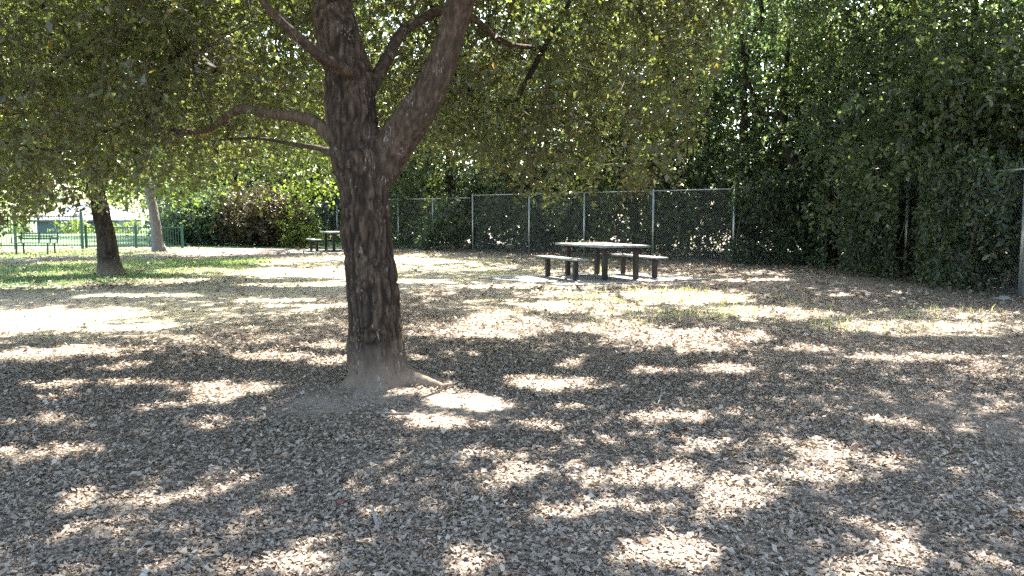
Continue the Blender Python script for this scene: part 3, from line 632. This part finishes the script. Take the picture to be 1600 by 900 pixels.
for i, (x, y, r_, lab) in enumerate(((-56, 92, 2.2, 'far round bush in front of the left end of the house'), (-48.5, 91, 1.8, 'far green bush in front of the right end of the house'), (-41, 86, 2.4, 'far green bush on the lawn edge right of the house'))):
    t = empty('far_bush', lab, 'bush', (x, y, -1.3), 0, 'bushes by the house beyond the lawn'); cl = crown_centers([(0, 0, 1.0, r_, 1.3, 1.3)], 30, .3, .1)
    p, st, d, ct = twig_points(cl, 8, 6, .5, .6, .2); V, Fc, T = leaf_cloud(p, .28, tint=rng.uniform(0, .9, len(p))); tag(mesh_np('foliage', V, Fc, 3, M['far'], t, attrs={'tint': T}), kind='stuff')
    V, Fc = branch_net([np.array([0, 0, 0.0]), np.array([.1, 0, .3])], None, cl[:12], .02, .02); tag(mesh_np('stems', V, Fc, 4, M['bark2'], t), kind='stuff')
# far trees beyond the lawn
for i, (px, d, hh, r) in enumerate(((40, 100, 9, 7), (330, 62, 11, 6.5), (430, 56, 12, 6.5), (520, 58, 13, 6), (200, 105, 10, 8), (-60, 60, 12, 6), (250, 58, 9, 4.5))):
    x = (px - 800) / F * d; B = np.array([x, d, -1.3 if d > 80 else 0])
    lab = ['rounded tree far beyond the lawn behind the pale house roof', 'tall sunlit tree beyond the brown shrubs', 'tallest leafy tree behind the farther picnic table', 'leafy tree mostly hidden by the foreground trunk', 'wide pale tree on the far side of the lawn right of the house',
           'tree at the left edge beyond the green picket fence', 'light green tree behind the slim grey trunked tree'][i]
    make_tree('leafy_tree', lab, (x, d), [([B + [0, 0, -.3], B + [0, 0, 3], B + [.3, 0, hh * .8]], [.3, .25, .08])], [(x, d, hh * .55 + (1 if d > 80 else .8), r, r * .7, hh * .47)], 75, 14, 8, .9, 1.0, .26 if d < 80 else .38, M['far'], M['bark2'],
              group='trees beyond the lawn', zmin=1.6 if d < 80 else 0, voxel=.1, tr=.02, coarse=True)

# ------------------------------------------------------------------ leaf litter, grass
def scatter(n, x0, x1, y0, y1):
    return np.column_stack([rng.uniform(x0, x1, n), rng.uniform(y0, y1, n)])
def in_view(P, m_=1.2): return np.abs(P[:, 0]) < P[:, 1] * .64 + m_
def litter(P, size, name='leaf_litter'):
    pass
parts = []
for (n, y0, y1, sz) in ((120000, 2.6, 4.6, .0245), (240000, 4.6, 8.5, .0275), (140000, 8.5, 15, .040), (60000, 15, 26, .072), (22000, 26, 40, .10)):
    hw = y1 * .64 + 1.2; P = scatter(n, -hw, min(hw, 9.8), y0, y1); P = P[in_view(P)]
    dn = .12 + 1.7 * vn(P, 1.1, 41) * vn(P, 4.5, 42) + .35 * vn(P, .5, 43); dn *= 1 - .85 * bare_mask(P); dn *= 1 - .8 * green_mask(P); dn *= 1 - dry_mask(P) * np.where(P[:, 0] < 0, .85, .55)
    dn *= 1 - .55 * (1 - sstep(.75, 1.0, np.hypot((P[:, 0] - 2.05) / 3.1, (P[:, 1] - 19.3) / 2.6)))
    dn *= sstep(.30, .42, np.hypot(P[:, 0] - TX, P[:, 1] - TY))
    P = P[rng.uniform(size=len(P)) < dn]; parts.append((P, sz))
VV, FF, TT = [], [], []; off = 0
for P, sz in parts:
    n = len(P); s = sz * np.clip(rng.lognormal(-.12, .42, n), .3, 2.1); a = rng.uniform(0, 2 * math.pi, n); tl = rng.normal(size=n) * .26; rl = rng.normal(size=n) * .34
    d = np.column_stack([np.cos(a) * np.cos(tl), np.sin(a) * np.cos(tl), np.sin(tl)]); sd_ = np.column_stack([-np.sin(a) * np.cos(rl), np.cos(a) * np.cos(rl), np.sin(rl)])
    up_ = np.cross(d, sd_); base = np.column_stack([P, gz(P[:, 0], P[:, 1]) + np.abs(np.sin(tl)) * s * .5 + .004 + rng.uniform(0, .014, n)])
    cu = rng.uniform(-.25, .3, n)[:, None]; w = rng.uniform(.22, .38, n)[:, None]; S_ = s[:, None]
    v = np.stack([base - d * S_ * .5, base - d * S_ * .1 + sd_ * S_ * w + up_ * S_ * cu, base + d * S_ * .5 + up_ * S_ * cu * .5, base + d * S_ * .05 - sd_ * S_ * w + up_ * S_ * cu * 1.1], 1).reshape(-1, 3)
    i = np.arange(n)[:, None] * 4 + off; VV.append(v); FF += [i + [0, 1, 2], i + [0, 2, 3]]; off += n * 4
    tt = np.clip(rng.normal(size=n) * .24 + .5, 0, .96); tt[rng.uniform(size=n) < .006] = 1; TT.append(np.repeat(tt, 4))
o = mesh_np('leaf_litter', np.concatenate(VV), np.concatenate(FF), 3, M['litter'], attrs={'tint': np.concatenate(TT)})
tag(o, 'dry curled brown and grey fallen oak leaves carpeting the ground', 'leaves', kind='stuff'); print('litter', off // 4)

def grass(P, hgt, width, tint, name, label):
    n = len(P); h = hgt * rng.uniform(.5, 1.3, n); a = rng.uniform(0, 6.283, n); ln = rng.uniform(.1, .7, n)
    z = gz(P[:, 0], P[:, 1]); b = np.column_stack([P, z - .01]); sd_ = np.column_stack([np.cos(a), np.sin(a), 0 * a]) * width[:, None] / 2
    la = rng.uniform(0, 6.283, n); ld = np.column_stack([np.cos(la), np.sin(la), 0 * la]) * (h * ln)[:, None]; upv = np.column_stack([0 * h, 0 * h, h])
    m1 = b + upv * .55 + ld * .25; tip = b + upv * .92 + ld
    V = np.stack([b - sd_, b + sd_, m1 + sd_ * .7, m1 - sd_ * .7, tip], 1).reshape(-1, 3); i = np.arange(n)[:, None] * 5
    Fc = np.concatenate([i + [0, 1, 2], i + [0, 2, 3], i + [3, 2, 4]])
    o = mesh_np(name, V, Fc, 3, M['grass'], attrs={'tint': np.repeat(tint, 5)}); tag(o, label, 'grass', kind='stuff'); return o
P = scatter(160000, -26, 2, 12, 35); P = P[in_view(P)]; P = P[rng.uniform(size=len(P)) < green_mask(P) * .85]; P = P[:70000]
grass(P, .05 + P[:, 1] * .0012, .006 + P[:, 1] * .0006, np.clip(rng.normal(size=len(P)) * .16 + .3 + .25 * vn(P, .6, 15), 0, 1), 'lawn_grass', 'short green lawn grass round the dark trunked oak on the left')
P = scatter(160000, -14, 11, 8, 34); P = P[in_view(P)]; cl = sstep(.50, .68, vn(P, 1.7, 23)); P = P[rng.uniform(size=len(P)) < dry_mask(P) * (.10 + .90 * cl)]; P = P[:60000]
grass(P, (.04 + .09 * sstep(0, 3, P[:, 0])) * (1 + 0 * P[:, 0]), .005 + P[:, 1] * .0005, np.clip(rng.normal(size=len(P)) * .14 + .80 - .30 * vn(P, .8, 24) * (P[:, 0] > 0), 0, 1), 'dry_grass', 'straw coloured dry grass tufts in the sunny strip')

# ------------------------------------------------------------------ fences
def fence(name, label, pts, hgt, pr, rail=True, mesh=True, rail_r=.021, group='chain-link fences', mat='galv', wmat='wire', sp=.085, wr=.002, skip=()):
    c = np.mean(pts, 0); t = empty(name, label, 'fence', (c[0], c[1], 0), 0, group); pts = [np.array(p_) - c for p_ in pts]
    for k, p_ in enumerate(pts):
        if k in skip: continue
        mb = MB(); mb.tube([(p_[0], p_[1], -.15), (p_[0], p_[1], hgt)], pr if not hasattr(pr, '__len__') else pr[k], 10); mb.tube([(p_[0], p_[1], hgt), (p_[0], p_[1], hgt + .035)], [.035, .012], 10); mb.build('post', M[mat], t, True)
    if rail:
        for a, b in zip(pts[:-1], pts[1:]):
            mb = MB(); mb.tube([(a[0], a[1], hgt - .03), (b[0], b[1], hgt - .03)], rail_r, 8); mb.build('top_rail', M[mat], t, True)
    if mesh:
        for a, b in zip(pts[:-1], pts[1:]):
            L = np.linalg.norm(b - a); u = (b - a) / L; nn = np.array([-u[1], u[0]]); mb = MB(); hh = hgt - .06
            for sg in (1, -1):
                k = -hh
                while k < L:
                    x0, x1 = k, k + hh; z0, z1 = .03, hh
                    if x0 < 0: z0 = .03 + (0 - x0); x0 = 0
                    if x1 > L: z1 = hh - (x1 - L); x1 = L
                    if x1 - x0 > .02:
                        if sg < 0: x0, x1 = L - x0, L - x1
                        o_ = nn * (.03 if sg > 0 else .033)
                        mb.tube([(a[0] + u[0] * x0 + o_[0], a[1] + u[1] * x0 + o_[1], z0), (a[0] + u[0] * x1 + o_[0], a[1] + u[1] * x1 + o_[1], z1)], float(wr), 3, False)
                    k += sp
            o = mb.build('wire_mesh', M[wmat], t); o['kind'] = 'stuff'
    return t
def lerp(a, b, t): return np.array(a) * (1 - t) + np.array(b) * t
A0, A1 = (-1.6, 33.5), (6.75, 25.0)
fence('chain_link_fence', 'grey chain-link fence of four bare panels behind the near picnic table', [lerp(A0, A1, .0), lerp(A0, A1, .27), lerp(A0, A1, .5), lerp(A0, A1, .75), A1], 2.3, .038)
fence('chain_link_fence', 'vine swallowed chain-link fence just right of the foreground trunk', [(-7.2, 39.2), (-5.1, 36.9), (-3.4, 35.3), (-1.72, 33.62)], 2.2, .035, skip=(3,))
fence('chain_link_fence', 'overgrown chain-link fence running toward the viewer on the right', [(6.87, 24.98), (9.6, 24.5), (9.42, 19.6), (9.33, 17.2), (9.27, 14.85)], 2.35, [.04, .045, .045, .045, .055], sp=.1, skip=(0,))
fence('chain_link_fence', 'nearest chain-link fence panel beyond the thick right hand post', [(9.24, 14.7), (9.3, 11.9), (9.4, 9.0)], 2.3, .055, sp=.1)
fence('chain_link_fence', 'low green chain-link fence panel behind the farther picnic table', [at(470, 386, 44)[:2], at(528, 386, 42)[:2], at(600, 386, 41)[:2]], 1.95, .045, mat='galv')
# green picket fence
def picket(label, pts, heights, zr, name='picket_fence'):
    c = np.mean(pts, 0); t = empty(name, label, 'fence', (c[0], c[1], 0), 0, 'green picket fences on the left'); pts = [np.array(p_) - c for p_ in pts]
    for p_, h_ in zip(pts, heights):
        mb = MB(); mb.box((p_[0], p_[1], h_ / 2 - .05), (.09, .09, h_ + .1), 0, .01); mb.box((p_[0], p_[1], h_ + .02), (.11, .11, .04), 0, .01); mb.build('post', M['greenpaint'], t)
    for a, b in zip(pts[:-1], pts[1:]):
        u = b - a; L = np.linalg.norm(u); rz = math.atan2(u[1], u[0]); m_ = (a + b) / 2
        for z in zr:
            mb = MB(); mb.box((m_[0], m_[1], z), (L - .15, .045, .05), rz, .005); mb.build('rail', M['greenpaint'], t)
        mb = MB(); k = .12
        while k < L - .08:
            q = a + u / L * k; mb.box((q[0], q[1], (zr[0] + zr[-1]) / 2), (.018, .018, zr[-1] - zr[0] + .1), rz); k += .11
        o = mb.build('pickets', M['greenpaint'], t); o['kind'] = 'stuff'
picket('tall post green picket fence behind the green bench', [at(-70, 388, 35)[:2], at(25, 388, 35)[:2], at(129, 387, 35.5)[:2]], [1.5, 1.52, 1.55], (.18, 1.42))
picket('lower green picket fence between the dark trunk and the slim grey tree', [at(131, 386, 35.8)[:2] + [.12, 0], at(213, 385, 36)[:2], at(285, 384, 36.3)[:2]], [1.0, 1.0, 1.0], (.12, .92))

# ------------------------------------------------------------------ picnic tables and benches
def planks(t, L, W, n, z, th, mat, name='plank', gap=.012):
    w = (W - gap * (n - 1)) / n; me = None
    for k in range(n):
        y = -W / 2 + w / 2 + k * (w + gap)
        if me is None:
            mb = MB(); mb.box((0, 0, 0), (w, L, th), 0, .006); o = mb.build(name, mat, t); me = o.data
        else: o = bpy.data.objects.new(name, me); C.objects.link(o); o.parent = t
        o.location = (y, 0, z - th / 2)
def picnic(cx, cyy, rz, L, W, lab, labs, dy, benches=(-1, 1)):
    t = empty('picnic_table', lab, 'table', (cx, cyy, .012), rz, 'picnic tables')
    planks(t, L, W, 6, .785, .045, M['tabletop'])
    for sx in (-1, 1):
        for sy in (-1, 1):
            mb = MB(); mb.box((sx * W * .33, sy * L * .38, .345), (.10, .10, .69), 0, .008); mb.build('leg', M['tablewood'], t)
    for sy in (-1, 1):
        mb = MB(); mb.box((0, sy * L * .38, .7145), (W * .86, .10, .045), 0, .005); mb.build('crossbeam', M['tablewood'], t)
    for s_, lb in zip(benches, labs):
        ox, oy = s_ * dy * math.cos(rz), s_ * dy * math.sin(rz)
        b = empty('picnic_bench', lb, 'bench', (cx + ox, cyy + oy, .012), rz, 'backless benches at the picnic tables')
        planks(b, L * .86, .34, 2, .49, .038, M['tabletop'])
        for sy in (-1, 1):
            mb = MB(); mb.box((0, sy * L * .30, .2135), (.095, .095, .427), 0, .008); mb.build('leg', M['tablewood'], b)
            mb = MB(); mb.box((0, sy * L * .30, .4375), (.30, .09, .022), 0, .003); mb.build('bracket', M['tablewood'], b)
rz1 = math.atan2(.9, .43) + math.pi / 2 - math.pi; rz1 = math.radians(24)
picnic(2.12, 19.55, rz1, 2.35, 1.25, 'grey topped picnic table on dark posts in front of the chain-link fence', ['backless bench left of the near picnic table', 'backless bench right of the near picnic table, partly behind it'], 1.06)
picnic(-7.15, 33.8, rz1, 2.1, 1.1, 'farther picnic table half hidden behind the foreground trunk', ['left backless bench of the farther picnic table', 'right backless bench of the farther picnic table beside the big trunk'], 1.0)
def slab(lab, pts, z=.012, th=.14):
    n = 26; mb = MB(); P = []
    for i in range(len(pts)):
        a, b = np.array(pts[i]), np.array(pts[(i + 1) % len(pts)])
        for k in range(n): q = a * (1 - k / n) + b * k / n; P.append(q + rng.normal(size=2) * .012)
    m_ = len(P); mb.add([(p_[0], p_[1], z) for p_ in P] + [(p_[0], p_[1], z - th) for p_ in P], [tuple(range(m_))] + [(i, i + m_, (i + 1) % m_ + m_, (i + 1) % m_) for i in range(m_)])
    o = mb.build('concrete_pad', M['concrete']); tag(o, lab, kind='structure')
slab('pale concrete pad under the near picnic table', [(-.8, 19.3), (1.2, 17.2), (4.6, 18.9), (2.7, 21.7)][::1])
slab('concrete pad under the farther picnic table', [(-10.2, 33.0), (-7.2, 30.9), (-4.4, 33.4), (-7.3, 35.8)])
Pt = []
for cx_, cy_, w_, l_, z_, n_ in ((2.12, 19.55, .6, 1.1, .795, 90), (2.12 - 1.06 * math.cos(rz1), 19.55 - 1.06 * math.sin(rz1), .15, .95, .505, 25), (2.12 + 1.06 * math.cos(rz1), 19.55 + 1.06 * math.sin(rz1), .15, .95, .505, 25)):
    q = rng.uniform(-1, 1, (n_, 2)) * [w_, l_]; Pt.append(np.column_stack([cx_ + q[:, 0] * math.cos(rz1) - q[:, 1] * math.sin(rz1), cy_ + q[:, 0] * math.sin(rz1) + q[:, 1] * math.cos(rz1), np.full(n_, z_ + .018)]))
V, Fc, T = leaf_cloud(np.concatenate(Pt), .07, up=3, tint=None); V[:, 2] = np.maximum(V[:, 2], np.where(V[:, 2] > .65, .806, .516))
tag(mesh_np('table_leaves', V, Fc, 3, M['litter'], attrs={'tint': T * .9}), 'dry leaves lying on the near picnic table and its benches', 'leaves', kind='stuff')
# green metal park bench
c = at(55, 398, 30.3); pb = empty('park_bench', 'dark green slatted metal bench with back beside the green picket fence', 'bench', (c[0], c[1], 0), math.radians(-6))
me = None
for k in range(5):
    mb = MB(); mb.box((0, 0, 0), (1.6, .075, .03), 0, .006); o = mb.build('seat_slat', M['greenpaint'], pb); o.location = (0, -.2 + k * .1, .45)
for z, y in ((.60, .25), (.70, .27), (.80, .29)):
    mb = MB(); mb.box((0, 0, 0), (1.6, .03, .05), 0, .006); o = mb.build('back_slat', M['greenpaint'], pb); o.location = (0, y, z)
mb = MB()
for k in range(-14, 15): mb.tube([(k * .053, .255, .55), (k * .053, .285, .8)], .006, 4)
tag(mb.build('back_bars', M['greenpaint'], pb), kind='stuff')
for x in (-.72, .0, .72):
    mb = MB(); mb.tube([(x, .24, .42), (x, .29, .84)], .028, 8); mb.build('back_post', M['greenpaint'], pb)
for x in (-.62, .62):
    mb = MB(); mb.tube([(x, -.15, .43), (x, -.17, -.03)], .03, 8); mb.build('leg', M['greenpaint'], pb)
    mb = MB(); mb.tube([(x, .22, .43), (x, .24, -.03)], .03, 8); mb.build('leg', M['greenpaint'], pb)
    mb = MB(); mb.tube([(x * 1.24, -.2, .46), (x * 1.24, -.2, .64), (x * 1.24, -.1, .68), (x * 1.24, .26, .68)], .022, 8); mb.build('armrest', M['greenpaint'], pb)

# pale house beyond the lawn
hx = (130 - 800) / F * 96; hs = empty('house', 'pale low house with a light hipped roof beyond the lawn', 'house', (hx, 98, -1.75))
mb = MB(); mb.box((0, 0, 1.3), (9.4, 6, 2.6)); mb.build('wall', M['wall'], hs)
mb = MB(); v = [(-5.2, -3.6, 2.62), (5.2, -3.6, 2.62), (5.2, 3.6, 2.62), (-5.2, 3.6, 2.62), (-2.2, 0, 4.4), (2.2, 0, 4.4)]
mb.add(v, [(0, 1, 5, 4), (1, 2, 5), (2, 3, 4, 5), (3, 0, 4), (3, 2, 1, 0)]); mb.build('roof', M['roof'], hs)
mb = MB(); mb.box((0, -3.66, 2.5), (10.5, .1, .22)); mb.build('eave_board', M['glass'], hs)
for x, w in ((-1, 1.4), (3.4, 1.0)):
    f_ = MB(); f_.box((x, -3.03, 1.5), (w, .05, 1.2)); fo = f_.build('window', M['white'], hs); g_ = MB(); g_.box((x, -3.065, 1.5), (w - .2, .03, 1.0)); g_.build('pane', M['glass'], fo)

# small things on the ground
def blob(name, label, cat, px, py, r, sq, mat, sub=12):
    c = gp(px, py); V = []; Fc = []
    for i in range(sub + 1):
        for j in range(sub * 2):
            th = math.pi * i / sub; ph = math.pi * j / sub; V.append((math.sin(th) * math.cos(ph), math.sin(th) * math.sin(ph), math.cos(th)))
    V = np.array(V); k = 1 + (vn(V, 2.2, int(px)) - .5) * sq[3]; V = V * k[:, None] * np.array(sq[:3]) * r
    for i in range(sub):
        for j in range(sub * 2): j2 = (j + 1) % (sub * 2); Fc.append((i * sub * 2 + j, (i + 1) * sub * 2 + j, (i + 1) * sub * 2 + j2, i * sub * 2 + j2))
    o = mesh_np(name, V, np.array(Fc), 4, mat, smooth=True); o.location = (c[0], c[1], float(gz(c[0], c[1])) + r * sq[2] * .75); tag(o, label, cat); return o
blob('seed_pod', 'small round reddish brown pod lying in the leaf litter below the big trunk', 'pod', 532, 790, .022, (1, .9, .85, .5), M['fruit'])
blob('rock', 'pale grey rock at the foot of the thick right hand fence post', 'rock', 1568, 470, .09, (1.3, .9, .6, .8), M['rock'])
blob('rock', 'small pale rock at the foot of the post right of the picnic table', 'rock', 1158, 416, .07, (1.3, .8, .6, .8), M['rock'])
def stick(label, pix, r, mat, name='stick'):
    pts = []
    for (px, py, dz) in pix: c = gp(px, py); pts.append((c[0], c[1], float(gz(c[0], c[1])) + dz))
    o0 = np.array(pts[0]); a, rr = spline([np.array(p_) - o0 for p_ in pts], [r] * (len(pts) - 1) + [r * .6], .01)
    mb = MB(); mb.tube([tuple(q) for q in a], list(rr), 7); o = mb.build(name, mat, None, True); o.location = o0; tag(o, label, 'stick')
stick('short thick pale stick poking up from the leaves near the red pod', [(590, 828, .02), (585, 815, .035), (580, 806, .05)], .010, M['stick'])
stick('long thin dark twig lying in the leaves at the bottom left', [(352, 893, .02), (368, 870, .03), (380, 850, .028), (386, 818, .03)], .0045, M['bark2'])
stick('pale curved twig in the sunny patch right of the big trunk', [(1026, 640, .02), (1031, 634, .05), (1034, 626, .1)], .006, M['stick'])
stick('dark fallen branch piece left of the big trunk foot', [(438, 655, .02), (452, 651, .03), (472, 650, .03)], .012, M['bark2'])
stick('dark broken branch lying in front of the big trunk', [(588, 650, .02), (608, 655, .03), (640, 656, .03)], .012, M['bark2'])
print('total tris', sum(sum(len(p.vertices) - 2 for p in o.data.polygons) if len(o.data.polygons) < 3000 else len(o.data.polygons) * (1 if o.name.startswith(('crown', 'leaf', 'fol')) else 2) for o in bpy.data.objects if o.type == 'MESH'))
